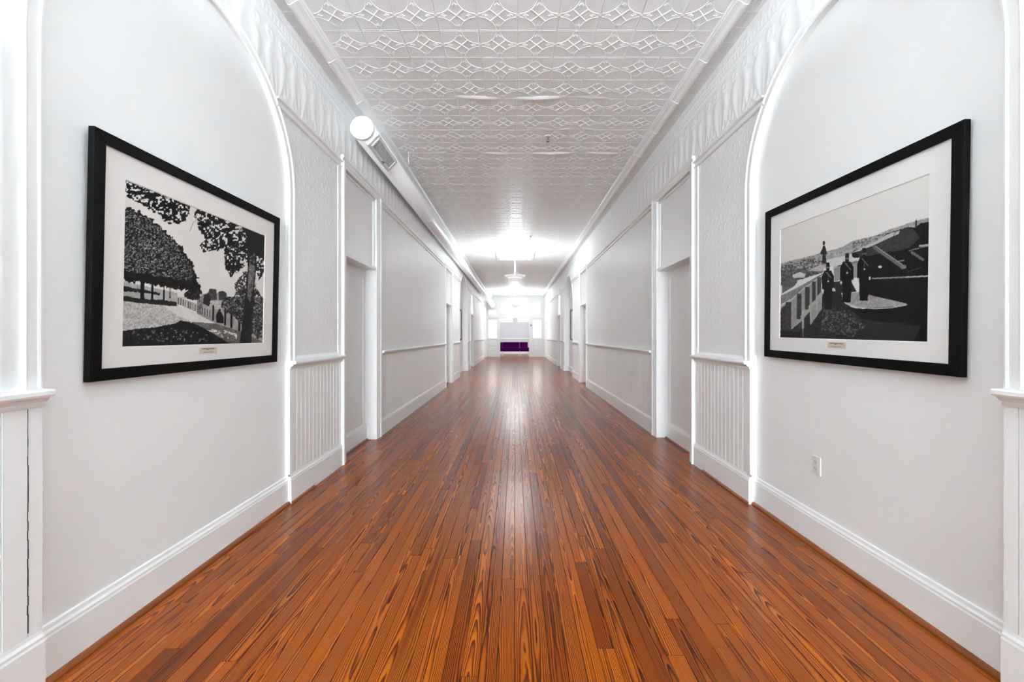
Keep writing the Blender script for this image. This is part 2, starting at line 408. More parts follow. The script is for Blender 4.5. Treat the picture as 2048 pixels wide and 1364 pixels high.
for s, nm in ((-1, 'left'), (1, 'right')):
    W = wall[s]; sp = spans(s); ex = [(a, b, spg) for a, b, d, spg in NICHE[s]]
    base = MB()
    for (a, b) in sp: base.wallprof(s, BASE, a, b)
    for k, (a, b, d, spg) in enumerate(NICHE[s]):
        base.wallprof(s, [(o - d, z * .93) for o, z in BASE], a, b)
        if d > .1:
            for ye in (a, b): base.box(min(X(s, 0), X(s, -d)), max(X(s, 0), X(s, -d)), ye - .012, ye + .012, 0, .205)
    bo = struct(base.build('baseboard_' + nm, 'trim_paint'), 'tall white moulded baseboard along the %s wall' % nm, 'baseboard')
    d0 = NICHE[s][0][2]; n0, n1 = NICHE[s][0][:2]
    shoe(s, .022 - d0, n0, n1).build('shoe_moulding', 'shoe_wood', bo)
    shoe(s, .022, n1, n1 + (.75 if s > 0 else .35), .016).build('shoe_moulding', 'shoe_wood', bo)
    for i, (a, b) in enumerate(sp):
        m = MB(); m.wallprof(s, RAIL, a, b); m.build('chair_rail', 'trim_paint', W)
        pa = a + .06 if any(abs(a - e[1]) < 1e-6 for e in ex) else a; pb = b - .06 if any(abs(b - e[0]) < 1e-6 for e in ex) else b
        # picture rail runs into the archivolt, which is wider there
        pa2, pb2 = pa, pb
        for (e0, e1, spg) in ex:
            c, r = (e0 + e1) / 2, (e1 - e0) / 2 + .06
            hw = math.sqrt(max(0, r * r - (2.99 - spg) ** 2))
            if abs(a - e1) < 1e-6: pa2 = c + hw
            if abs(b - e0) < 1e-6: pb2 = c - hw
        m = MB(); m.wallprof(s, PIC, pa2, pb2 - (.004 if pb2 == b else 0)); m.build('picture_rail', 'trim_paint', W)
        if b < 1.6:      # beside the camera: flat boards under the rail
            if b > 0:
                m = MB(); m.wallprof(s, [(0, .22), (.010, .22), (.010, 1.035), (0, 1.035)], b - .115, b - .045); m.build('stile', 'trim_paint', W)
                m = MB(); m.wallprof(s, [(0, .22), (.010, .22), (.010, 1.035), (0, 1.035)], b - .043, b); m.build('stile', 'trim_paint', W)
            m = MB(); m.wallprof(s, [(0, .22), (.008, .22), (.008, 1.035), (0, 1.035)], a, b - .118); m.build('wainscot_board', 'trim_paint', W)
        elif b < 4.3:    # near panel: every bead board on its own
            y = a + .045; me = bead_board(s)
            m = MB(); m.wallprof(s, [(0, .21), (.010, .21), (.012, .3), (.012, 1.035), (0, 1.035)], a, a + .045); m.build('stile', 'trim_paint', W)
            while y + .06 < b:
                o = link('bead_board', me, W); o.location = (X(s, 0), y, .213); y += .0645
            if b - y > .004:
                m = MB(); m.wallprof(s, [(0, .21), (.008, .21), (.008, 1.035), (0, 1.035)], y, b); m.build('stile', 'trim_paint', W)
        else:
            bead_run(s, a, b).build('beadboard_field', 'bead_paint', W, kind='stuff')
        # embossed panel between the rails, spandrels beside the arches included
        res = .0055 if b < 4.3 else (.012 if b < 10.2 else .03)
        ya, yb = a, b
        for (e0, e1, spg) in ex:
            c = (e0 + e1) / 2
            if abs(a - e1) < 1e-6: ya = c
            if abs(b - e0) < 1e-6: yb = c
        if b < 1.6: ya = .2
        relief(s, 'embossed_panel', tin, ya, yb, 1.097, 2.96, res, ex)
        # plain margin strips framing the near panels
        if 1.6 < b < 4.3:
            m = MB(); m.wallprof(s, [(0, 1.097), (.012, 1.097), (.014, 1.105), (.006, 1.125), (0, 1.13)], a + .07, b); m.build('panel_bead', 'trim_paint', W)
            m = MB(); m.wallprof(s, [(0, 1.097), (.006, 1.097), (.012, 1.11), (.012, 2.955), (0, 2.955)], b - .075, b); m.build('panel_margin', 'trim_paint', W)
            m = MB(); m.wallprof(s, [(0, 1.097), (.009, 1.097), (.009, 2.45), (0, 2.5)], a + .066, a + .10); m.build('panel_margin', 'trim_paint', W)
        if 0 < b < 1.6:
            m = MB(); m.wallprof(s, [(0, 1.097), (.010, 1.097), (.010, 2.3), (0, 2.35)], b - .125, b - .066); m.build('panel_margin', 'trim_paint', W)
            m = MB(); m.wallprof(s, [(0, 1.097), (.016, 1.097), (.016, 2.25), (0, 2.3)], b - .14, b - .118); m.build('panel_bead', 'trim_paint', W)
    for k, (a, b, d, spg) in enumerate(NICHE[s]):
        archivolt(s, a, b, spg, 1.097).build('arch_moulding', 'trim_paint', W, smooth=False)
    relief(s, 'frieze', frieze, .9, 5.6, 3.02, HC, .007, ex[:1])
    relief(s, 'frieze', frieze, 5.6, YE, 3.02, HC, .02, ex[1:])

# cracked board joint beside the camera on the left wall
m = MB(); yy = 1.478 - .044; rr = random.Random(3); last = .0
for k in range(24):
    z0 = .235 + k * .033; wv = .0004 + .0014 * (1 - k / 24) + rr.uniform(-.0003, .0004); dy = rr.uniform(-.0012, .0012)
    m.box(X(-1, .0108), X(-1, .004), yy + dy - wv, yy + dy + wv, z0, z0 + .034) if True else None
m.build('crack', 'crack', wall[-1])

# ------------------------------------------------------------------ doorways
dn = 0
SIDE = {-1: 'left', 1: 'right'}
ORD = ['nearest', 'second', 'third', 'farthest']
for s in (-1, 1):
    for k, ((a, b), d) in enumerate(zip(DOORS[s], RECESS)):
        dn += 1; lit = k >= 2
        m = MB(); t = .02
        x0, x1 = sorted((X(s, 0.002), X(s, -d - .03)))
        m.box(x0, x1, a - .03, a, 0, OPEN_T); m.box(x0, x1, b, b + .03, 0, OPEN_T); m.box(x0, x1, a, b, OPEN_T, OPEN_T + .03)
        root = struct(m.build('door_%d' % dn, 'trim_paint'), '%s %s doorway on the %s wall' % (ORD[k], ('white doorway with a bright daylit transom' if lit else 'blocked white doorway with solid transom panel'), SIDE[s]), 'doorway')
        m = MB(); q = sorted((X(s, -d), X(s, -d - .03))); m.box(q[0], q[1], a, b, 0, BAR_T)
        leaf = m.build('door_leaf' if lit else 'infill_panel', 'door_grey' if lit else 'plaster', root)
        if not lit:
            m = MB(); m.wallprof(s, [(o - d, z * .9) for o, z in BASE], a, b); m.build('baseboard', 'trim_paint', root)
            shoe(s, .022 - d, a, b, .014).build('shoe_moulding', 'shoe_wood', root)
            q = sorted((X(s, -d), X(s, -d + .015)))
            m = MB(); m.box(q[0], q[1], b - .10, b - .075, .2, BAR_T - .12); m.build('stop', 'trim_paint', root)
        else:
            for zz in ((.2, .95), (1.1, 1.95)):
                q = sorted((X(s, -d), X(s, -d + .012))); m = MB(); m.box(q[0], q[1], a + .13, b - .13, *zz); bevel(m.build('leaf_panel', 'door_grey', root), .01, 1)
            m = MB(); q = sorted((X(s, .0), X(s, -d))); m.box(q[0], q[1], a, b, -.004, .006); m.build('threshold', 'threshold_wood', root)
        # transom bar and transom
        m = MB(); q = sorted((X(s, .012), X(s, -d - .02))); m.box(q[0], q[1], a - .004, b + .004, BAR_T, BAR_T + .036); bevel(m.build('transom_bar', 'trim_paint', root), .005)
        if lit:
            q = sorted((X(s, -.03), X(s, -.04))); m = MB(); m.box(q[0], q[1], a + .05, b - .05, BAR_T + .08, OPEN_T - .06); m.build('transom_pane', 'lit_pane', root)
            q = sorted((X(s, -.015), X(s, -.05)))
            for bx in ((a, a + .05, BAR_T + .08, OPEN_T - .06), (b - .05, b, BAR_T + .08, OPEN_T - .06), (a, b, BAR_T + .036, BAR_T + .08), (a, b, OPEN_T - .06, OPEN_T)):
                m = MB(); m.box(q[0], q[1], *bx); m.build('transom_rail', 'trim_paint', root)
        else:
            q = sorted((X(s, -.022), X(s, -.05))); m = MB(); m.box(q[0], q[1], a, b, BAR_T + .03, OPEN_T); m.build('transom_panel', 'trim_paint', root)
            q = sorted((X(s, -.008), X(s, -.024)))
            for bx in ((b - .035, b - .006, BAR_T + .036, OPEN_T), (a, b, OPEN_T - .034, OPEN_T - .004), (a + .004, a + .03, BAR_T + .036, OPEN_T)):
                m = MB(); m.box(q[0], q[1], *bx); bevel(m.build('transom_bead', 'trim_paint', root), .005)
        # casings: stepped mouldings around the opening
        def casing(y0, y1, flip):
            wd = y1 - y0
            pr = [(0, 0), (.018, 0), (.020, .004), (.020, wd * .30), (.024, wd * .34), (.024, wd * .62), (.030, wd * .68), (.036, wd * .78), (.036, wd * .93), (.028, wd), (0, wd)]
            m = MB(); zt = OPEN_T + .05
            m.sweep([[(X(s, o), (y1 - t if flip else y0 + t), z) for o, t in pr] for z in (0, zt)]); m.build('casing', 'trim_paint', root)
        casing(a - CAS_N, a, True); casing(b, b + CAS_F, False)
        m = MB(); z0 = OPEN_T; pr = [(0, z0), (.018, z0), (.020, z0 + .035), (.025, z0 + .04), (.025, z0 + .07), (.036, z0 + .08), (.036, z0 + .10), (.028, z0 + .108), (0, z0 + .108)]
        m.wallprof(s, [(o + .002, z) if o > 0 else (o, z) for o, z in pr], a - CAS_N - .005, b + CAS_F + .005); m.build('head_casing', 'trim_paint', root)

# ------------------------------------------------------------------ ceiling
TS, TX0, TY0 = .307, -1.513, 3.176
m = MB(); m.box(-2.05, 2.05, YB, YE, HC + .004, HC + .05); m.box(-2.05, 2.05, YE, YA, HC + .004, HC + .05)
ceil = struct(m.build('ceiling', 'ceiling_paint'), 'white pressed tin ceiling with square star medallion tiles', 'ceiling')
def tile_geo(m, ox=0, oy=0, oz=0, fine=True):
    t = TS
    def ridge(pts, wd, h):
        n = len(pts); k = len(m.v); P = [Vector(p) for p in pts]
        for i in range(n):
            d = (P[min(i + 1, n - 1)] - P[max(i - 1, 0)]).normalized(); nn = Vector((-d.y, d.x)) * wd / 2
            for q, zz in ((P[i] + nn, 0), (P[i] + nn * .3, -h), (P[i] - nn * .3, -h), (P[i] - nn, 0)): m.v.append((ox + q.x, oy + q.y, oz + zz))
        for i in range(n - 1):
            for j in range(3): m.f.append((k + i * 4 + j, k + i * 4 + j + 1, k + i * 4 + 5 + j, k + i * 4 + 4 + j))
    e = .0008
    m.poly([(ox + e, oy + e, oz), (ox + e, oy + t - e, oz), (ox + t - e, oy + t - e, oz), (ox + t - e, oy + e, oz)])
    for (p, q) in (((.0, 0), (1, 0)), ((1, 0), (1, 1)), ((1, 1), (0, 1)), ((0, 1), (0, 0))):
        i0 = .018
        f2 = lambda c: (i0 + c[0] * (1 - 2 * i0)) * t
        f3 = lambda c: (i0 + c[1] * (1 - 2 * i0)) * t
        ridge([(f2(p), f3(p)), (f2(q), f3(q))], .006, .0014)
    ns = 9 if fine else 4
    for cx, cy, a0 in ((0, 0, 0), (1, 0, PI / 2), (1, 1, PI), (0, 1, 1.5 * PI)):
        R = .452
        ridge([((cx + R * math.cos(a0 + PI / 2 * u)) * t, (cy + R * math.sin(a0 + PI / 2 * u)) * t) for u in np.linspace(.06, .94, ns)], .010, .0026)
    dd = .5 - .255 * .7071; ee = .5 + .255 * .7071
    ridge([(dd * t, dd * t), (ee * t, ee * t)], .010, .0040); ridge([(dd * t, ee * t), (ee * t, dd * t)], .010, .0040)
    if fine:
        for q in range(4):
            a = q * PI / 2; ca, sa = math.cos(a), math.sin(a); base = .40
            for b in (-.75, -.38, 0, .38, .75):
                l = .13 if b == 0 else .10
                p0 = (base - .03, 0); p1 = (base - .03 - l * math.cos(b), l * math.sin(b) * .9)
                tr = lambda p: ((.5 + p[0] * ca - p[1] * sa) * t, (.5 + p[0] * sa + p[1] * ca) * t)
                ridge([tr(p0), tr(((p0[0] + p1[0]) / 2, (p0[1] + p1[1]) / 2)), tr(p1)], .009, .0034)
        for (cx, cy) in ((.5, 0), (1, .5), (.5, 1), (0, .5)):   # half rosettes on the edges
            k = len(m.v); n = 8; m.v.append((ox + cx * t, oy + cy * t, oz - .005))
            for j in range(n):
                a = 2 * PI * j / n; px, py = cx * t + .017 * math.cos(a), cy * t + .017 * math.sin(a)
                m.v.append((ox + min(max(px, 0), t), oy + min(max(py, 0), t), oz - .001))
            for j in range(n): m.f.append((k, k + 1 + j, k + 1 + (j + 1) % n))
mt = MB(); tile_geo(mt); tile_me = mt.mesh('ceiling_tile', 'ceiling_paint')
rows0 = -3
for r in range(rows0, rows0 + 30):
    for c in range(10):
        o = link('ceiling_tile', tile_me, ceil)
        o.location = (TX0 + c * TS, TY0 + r * TS, HC + random.uniform(-.0015, .001))
        o.rotation_euler = (random.uniform(-.006, .006), random.uniform(-.006, .006), 0)
mf = MB(); r = rows0 + 30
while TY0 + (r + 1) * TS < YE:
    for c in range(10): tile_geo(mf, TX0 + c * TS, TY0 + r * TS, HC, fine=(r % 1 == 0 and r < 45))
    r += 1
mf.build('ceiling_tile_field', 'ceiling_paint', ceil, kind='stuff')
m = MB(); m.box(TX0, TX0 + 10 * TS, YB, TY0 + rows0 * TS, HC - .002, HC + .004); m.build('plain_ceiling', 'ceiling_paint', ceil)
# lifted seams between tile rows
for (yy, xa, xb, hh) in ((4.075, -.75, .95, .016), (5.31, -.55, 1.45, .020), (5.31, -1.5, -.55, .007), (4.69, .2, .9, .008)):
    rings = []
    for u in np.linspace(0, 1, 26):
        xx = xa + (xb - xa) * u; h = hh * (math.sin(PI * u) ** .6) * (.55 + .45 * math.sin(u * 17 + yy)); wy = .012 * math.sin(u * 9 + yy)
        rings.append([(xx, yy + wy - .035, HC + .001), (xx, yy + wy - .006, HC - .002 - h), (xx, yy + wy + .004, HC - .002 - h), (xx, yy + wy + .03, HC + .001)])
    m = MB(); m.sweep(rings, closed=False, caps=False); m.build('lifted_seam', 'ceiling_paint', ceil, smooth=True)
# ribbed filler strips and the lapped moulding sections along both edges
for s, nm, xi in ((-1, 1, -TX0), (1, 2, TX0 + 10 * TS)):
    m = MB(); x_in, x_out = xi, wx(s)
    rings = [[(s * x_in, y, HC + .002), (s * x_in, y, HC - .001), (s * x_out, y, HC - .001), (s * x_out, y, HC + .002)] for y in (YB, YE)]
    m.sweep(rings)
    nr = 14
    for j in range(nr):
        xa = x_in + .1 + (x_out - x_in - .1) * j / nr; xb = xa + (x_out - x_in - .1) / nr * .5
        m.sweep([[(s * xa, y, HC - .001), (s * (xa + xb) / 2, y, HC - .003), (s * xb, y, HC - .001)] for y in (.5, 11.)], closed=False, caps=False)
    y = 2.2
    while y < 16:
        m.sweep([[(s * xx, y, HC - .001), (s * xx, y + .008, HC - .0035), (s * xx, y + .016, HC - .001)] for xx in (x_in + .09, x_out)], closed=False, caps=False); y += .156
    root = struct(m.build('trim_%d' % nm, 'ceiling_paint'), 'ribbed white tin border with stepped moulding at the %s ceiling edge' % SIDE[s], 'moulding')
    pr = [(0, 0), (.0, -.010), (.006, -.016), (.016, -.018), (.020, -.026), (.032, -.030), (.050, -.038), (.068, -.052), (.080, -.056), (.092, -.056), (.100, -.048), (.104, -.040), (.110, -.038), (.112, 0)]
    L0 = .61
    mm = MB(); mm.sweep([[(s * o, y, z * sc) for o, z in pr] for y, sc in ((0, 1), (L0 - .03, 1), (L0 - .028, 1.07), (L0 + .008, 1.07))])
    sec = mm.mesh('moulding_section', 'trim_paint'); y = -2.0
    while y < YE - .62:
        o = link('moulding_section', sec, root); o.location = (s * (x_in - .008), y, HC - .001); y += L0

# ------------------------------------------------------------------ end screen wall with its two doors, transoms and the alcove
def pxx(px, Y): return (px - HX) * Y / F
def pxz(py, Y): return CH + (HY - py) * Y / F
Y0, Y1 = YE, YE + .12
OXL, OXR, OT = pxx(1000, YE), pxx(1058.5, YE), pxz(636.5, YE)
m = MB()
TW = (pxx(1001, YE), pxx(1057, YE), pxz(629, YE), pxz(603, YE))       # big transom
m.box(OXL, OXR, Y0, Y1, OT, TW[2]); m.box(OXL, OXR, Y0, Y1, TW[3], HC); m.box(OXL, TW[0], Y0, Y1, TW[2], TW[3]); m.box(TW[1], OXR, Y0, Y1, TW[2], TW[3])
LD = (pxx(974.5, YE), pxx(996, YE)); RD = (pxx(1063.5, YE), pxx(1085, YE)); DT = pxz(636, YE)
LT = (pxx(977, YE), pxx(993, YE), pxz(629.5, YE), pxz(619, YE)); RT = (pxx(1066, YE), pxx(1081.5, YE), pxz(629, YE), pxz(603, YE))
for (d0, d1), tr, (e0, e1) in ((LD, LT, (-WL - .3, OXL)), (RD, RT, (OXR, WR + .3))):
    m.box(e0, d0, Y0, Y1, 0, DT); m.box(d1, e1, Y0, Y1, 0, DT)
    m.box(e0, tr[0], Y0, Y1, DT, HC); m.box(tr[1], e1, Y0, Y1, DT, HC); m.box(tr[0], tr[1], Y0, Y1, DT, tr[2]); m.box(tr[0], tr[1], Y0, Y1, tr[3], HC)
wb = struct(m.build('wall_back', 'end_paint'), 'pale grey end screen wall with glazed doors around the sofa alcove', 'wall')
for bx in ((OXL - .06, OXL + .01, Y0 - .02, Y0, 0, HC), (OXR - .01, OXR + .06, Y0 - .02, Y0, 0, HC), (-WL, WR, Y0 - .025, Y0, OT + .02, OT + .10)):
    m = MB(); m.box(*bx); m.build('mullion', 'end_paint', wb)
wn = 0
for tr, lab, mt_ in ((TW, 'wide bright transom window above the sofa alcove', 'lit_pane'), (LT, 'small bright transom window over the left end door', 'lit_pane_soft'), (RT, 'tall bright transom window over the right end door', 'lit_pane_soft')):
    wn += 1; m = MB(); m.box(tr[0], tr[1], Y0 + .05, Y0 + .06, tr[2], tr[3])
    wo = struct(m.build('window_%d' % wn, mt_), lab, 'window')
    for bx in ((tr[0], tr[1], tr[2] - .0, tr[2] + .03), (tr[0], tr[1], tr[3] - .03, tr[3]), (tr[0], tr[0] + .03, tr[2] + .03, tr[3] - .03), (tr[1] - .03, tr[1], tr[2] + .03, tr[3] - .03)):
        m = MB(); m.box(bx[0], bx[1], Y0 + .02, Y0 + .07, bx[2], bx[3]); m.build('window_frame', 'end_paint', wo)
for (d0, d1), lab, hs in ((LD, 'left end door with tall frosted pane and white lower panels', 1), (RD, 'right end door with tall frosted pane and white lower panels', 0)):
    dn += 1; g0, g1 = pxz(675.5, YE), pxz(640.7, YE)
    m = MB(); ga, gb = d0 + .085, d1 - .085
    for bx in ((d0, d1, 0.005, g0), (d0, d1, g1, DT), (d0, ga, g0, g1), (gb, d1, g0, g1)): m.box(bx[0], bx[1], Y0 + .02, Y0 + .06, bx[2], bx[3])
    do = struct(m.build('door_%d' % dn, 'end_paint'), lab, 'door')
    m = MB(); m.box(ga, gb, Y0 + .035, Y0 + .045, g0, g1); m.build('pane', 'lit_pane_soft', do)
    for z0, z1 in ((.12, .30), (.36, .60), (.66, .98)):
        m = MB(); m.box(d0 + .09, d1 - .09, Y0 + .006, Y0 + .022, z0, z1); bevel(m.build('panel', 'end_paint', do), .012, 1)
    m = MB(); m.box(d0 + .02, d1 - .02, Y0 + .002, Y0 + .02, g0 - .09, g0 - .05); m.build('lock_rail', 'end_paint', do)
    m = MB(); hx = d1 - .04 if hs else d0 + .04; m.lathe([(.0, 0), (.02, .0), (.026, .02), (.02, .04), (0, .045)], 0, 0, 10)
    h = m.build('door_knob', 'chrome', do, smooth=True); h.location = (hx, Y0 + .02, 1.0); h.rotation_euler = (PI / 2, 0, 0)
# alcove
AL, AR = -WL, WR
m = MB(); m.box(AL - .1, AL, Y1, YA, 0, HC); al = struct(m.build('wall_alcove_left', 'alcove_paint'), 'left side wall of the sofa alcove', 'wall')
m = MB(); m.box(AR, AR + .1, Y1, YA, 0, HC); ar = struct(m.build('wall_alcove_right', 'alcove_paint'), 'right side wall of the sofa alcove', 'wall')
WZ0, WZ1 = pxz(642.2, YA), 3.35
wins = [(pxx(1000.5, YA), pxx(1025, YA)), (pxx(1036, YA), pxx(1058, YA))]
m = MB(); m.box(AL, AR, YA, YA + .12, 0, WZ0); m.box(AL, AR, YA, YA + .12, WZ1, HC)
m.box(AL, wins[0][0], YA, YA + .12, WZ0, WZ1); m.box(wins[0][1], wins[1][0], YA, YA + .12, WZ0, WZ1); m.box(wins[1][1], AR, YA, YA + .12, WZ0, WZ1)
ab = struct(m.build('wall_alcove', 'alcove_paint'), 'bluish white wall behind the purple sofa', 'wall')
m = MB(); m.box(AL, AR, YA - .02, YA, 0, .2); m.build('baseboard', 'trim_paint', ab)
m = MB(); m.box(AL, AR, YA - .03, YA, 1.03, 1.10); bevel(m.build('chair_rail', 'trim_paint', ab), .01, 1)
for k, (a, b) in enumerate(wins):
    wn += 1; m = MB(); m.box(a, b, YA + .06, YA + .07, WZ0, WZ1)
    wo = struct(m.build('window_%d' % wn, 'lit_pane'), '%s bright high window in the alcove behind the exit sign' % ('left' if k == 0 else 'right'), 'window')
    mid = (a + b) / 2
    for bx in ((mid - .02, mid + .02, WZ0, WZ1), (a, b, WZ0 + .0, WZ0 + .03)):
        m = MB(); m.box(bx[0], bx[1], YA + .03, YA + .06, bx[2], bx[3]); m.build('muntin', 'mullion_dark', wo)
    m = MB(); m.box(a - .04, b + .04, YA - .05, YA, WZ0 - .09, WZ0); m.build('window_sill', 'trim_paint', wo)
for k, (sx, a) in enumerate(((1, AL), (-1, AR))):  # glowing side panes, out of view, added to brighten the vestibule
    wn += 1; m = MB(); q = sorted((a + sx * .012, a + sx * .02)); m.box(q[0], q[1], 25.2, 27.4, .95, 3.1)
    wo = struct(m.build('window_%d' % wn, 'lit_pane'), 'tall glowing side pane added out of view to light the end vestibule, %s side' % ('left' if sx > 0 else 'right'), 'window')
    q = sorted((a, a + sx * .05))
    for bx in ((25.1, 25.2, .9, 3.15), (27.4, 27.5, .9, 3.15), (25.2, 27.4, 3.1, 3.2), (25.2, 27.4, .85, .95), (26.27, 26.33, .95, 3.1)):
        m = MB(); m.box(q[0], q[1], *bx); m.build('window_frame', 'trim_paint', wo)
# rear end of the corridor, behind the photographer, with glowing panes added to light the near end
m = MB(); m.box(-2.0, 2.0, YB - .1, YB, 0, HC); wr = struct(m.build('wall_rear', 'plaster'), 'white rear end wall of the corridor behind the camera', 'wall')
for k, x in enumerate((-1.15, 0, 1.15)):
    wn += 1; m = MB(); m.box(x - .5, x + .5, YB + .01, YB + .02, .6, 3.2); wo = struct(m.build('window_%d' % wn, 'rear_fill_pane'), 'tall glowing pane added unseen at the rear end to light the corridor, %s one' % ('left', 'middle', 'right')[k], 'window')
    for bx in ((x - .55, x - .5, .55, 3.25), (x + .5, x + .55, .55, 3.25), (x - .5, x + .5, 3.2, 3.25), (x - .5, x + .5, 1.9, 1.95), (x - .55, x + .55, .53, .6)):
        m = MB(); m.box(bx[0], bx[1], YB, YB + .05, bx[2], bx[3]); m.build('window_frame', 'trim_paint', wo)

# ------------------------------------------------------------------ laylights and pendant lamps
def laylight(y0, y1, label):
    xa, xb = -.545, .565; z = HC
    root = thing('ceiling_laylight', ((xa + xb) / 2, (y0 + y1) / 2, z), label, 'ceiling light', 'framed laylights in the ceiling')
    m = MB(); m.box(xa + .07, xb - .07, y0 + .07, y1 - .07, z - .018, z - .012); keep(m.build('diffuser', 'laylight_glass'), root)
    for bx in ((xa, xb, y0, y0 + .08), (xa, xb, y1 - .08, y1), (xa, xa + .08, y0 + .08, y1 - .08), (xb - .08, xb, y0 + .08, y1 - .08), (xb - .20, xb - .18, y0 + .08, y1 - .08)):
        m = MB(); m.box(bx[0], bx[1], bx[2], bx[3], z - .045, z - .004); o = bevel(m.build('frame', 'trim_paint'), .008); keep(o, root)
laylight(11.26, 12.65, 'nearer framed bright laylight in the ceiling behind the first pendant lamp')
laylight(21.75, 23.3, 'farther framed bright laylight in the ceiling near the exit sign')
def pendant(y, label, x=0.0, watt=1.0):
    zr = 2.92
    root = thing('pendant_lamp', (x, y, HC), label, 'pendant lamp', 'tiered bowl pendant lamps')
    m = MB(); m.lathe([(.0, HC - .006), (.07, HC - .006), (.07, HC - .04), (.05, HC - .055), (0, HC - .055)], x, y, 20); keep(m.build('canopy', 'lamp_shade', smooth=False), root)
    m = MB(); m.lathe([(.010, HC - .05), (.018, zr + .012)], x, y, 12); keep(m.build('stem', 'lamp_shade', smooth=True), root)
    for nm, pr in (('bowl', [(.2875, zr), (.285, zr - .012), (.25, zr - .038), (.19, zr - .062), (.10, zr - .072), (0, zr - .074)]),
                   ('middle_tier', [(.195, zr - .070), (.19, zr - .082), (.15, zr - .105), (.09, zr - .118), (0, zr - .12)]),
                   ('lower_tier', [(.105, zr - .118), (.10, zr - .128), (.07, zr - .145), (.0, zr - .155)])):
        m = MB(); m.lathe(pr, x, y, 40, caps=False); keep(m.build(nm, 'lamp_shade', smooth=True), root)
    ld = bpy.data.lights.new('bulb', 'POINT'); ld.energy = PEND * watt; ld.color = (.87, .955, 1); ld.shadow_soft_size = .03
    lo = bpy.data.objects.new('bulb', ld); C.objects.link(lo); lo.location = (x, y, zr - .028); keep(lo, root)
pendant(.4, 'nearest tiered white bowl pendant lamp, unseen overhead, added at the spacing of the others to light the near end', watt=1.7)  # out of view; follows the lamp spacing, added to light the near end
pendant(11.03, 'nearer tiered white bowl pendant lamp hanging mid corridor')
pendant(21.5, 'farther tiered white bowl pendant lamp hanging before the end transom')

# ------------------------------------------------------------------ round duct along the left wall
root = thing('air_duct', (-1.57, 4.17, 3.42), 'white round air duct running under the ceiling along the left wall', 'duct')
pth = [(-1.57, 4.17, 3.42), (-1.57, 8, 3.42), (-1.565, 13, 3.415), (-1.55, 17.5, 3.40), (-1.50, 20.2, 3.36), (-1.43, 22, 3.26), (-1.36, 23.4, 3.15), (-1.33, YE, 3.10)]
m = MB(); m.tube(pth, [.118, .12, .122, .125, .13, .145, .16, .165], 28); keep(m.build('pipe', 'duct_paint', smooth=True), root)
m = MB(); m.tube([(-1.57, 4.15, 3.42), (-1.57, 4.172, 3.42)], .121, 32); keep(m.build('end_cap', 'cap_paint'), root)
m = MB(); m.tube([(-1.40, 21.7, HC), (-1.40, 21.7, 3.3)], .15, 20); keep(m.build('riser', 'duct_paint', smooth=True), root)
m = MB(); m.box(-1.62, -1.18, 21.5, 21.9, HC - .03, HC - .004); keep(m.build('ceiling_collar', 'duct_paint'), root)
for y in (7.2, 10.2, 13.2, 16.2):
    m = MB(); m.tube([(-1.568, y, 3.42), (-1.568, y + .03, 3.42)], .124, 28); keep(m.build('joint_band', 'duct_paint', smooth=True), root)
for y in (5.5, 9, 12.5, 16):
    m = MB(); m.box(-1.575, -1.563, y, y + .03, 3.53, HC); keep(m.build('hanger_strap', 'duct_paint'), root)
# register: saddle box facing down into the corridor
reg = link('register', None); reg.location = (-1.57, 4.22, 3.42); reg.rotation_euler = (0, math.radians(-47), 0); keep(reg, root)
def regbox(nm, bx, mat, par=None):
    m = MB(); m.box(*bx); o = m.build(nm, mat, par or reg); return o
# local frame: -z = outward (down and into the corridor), y along the duct
saddle = regbox('saddle', (-.085, .085, .0, .70, -.128, -.06), 'duct_paint'); bevel(saddle, .012)
regbox('face', (-.052, .052, .07, .62, -.131, -.127), 'grille_dark')
for x0 in (-.07, .052): bevel(regbox('rim', (x0, x0 + .018, .05, .64, -.138, -.126), 'duct_paint'), .003)
for y0 in (.05, .62): bevel(regbox('rim', (-.07, .07, y0, y0 + .02, -.138, -.126), 'duct_paint'), .003)
sm = MB(); sm.box(-.052, .052, 0, .008, -.1335, -.130); slat = sm.mesh('louver', 'duct_paint')
for k in range(22):
    o = link('louver', slat, reg); o.location = (0, .082 + k * .0245, 0)
regbox('lever', (-.075, -.055, .40, .415, -.16, -.13), 'device_grey')

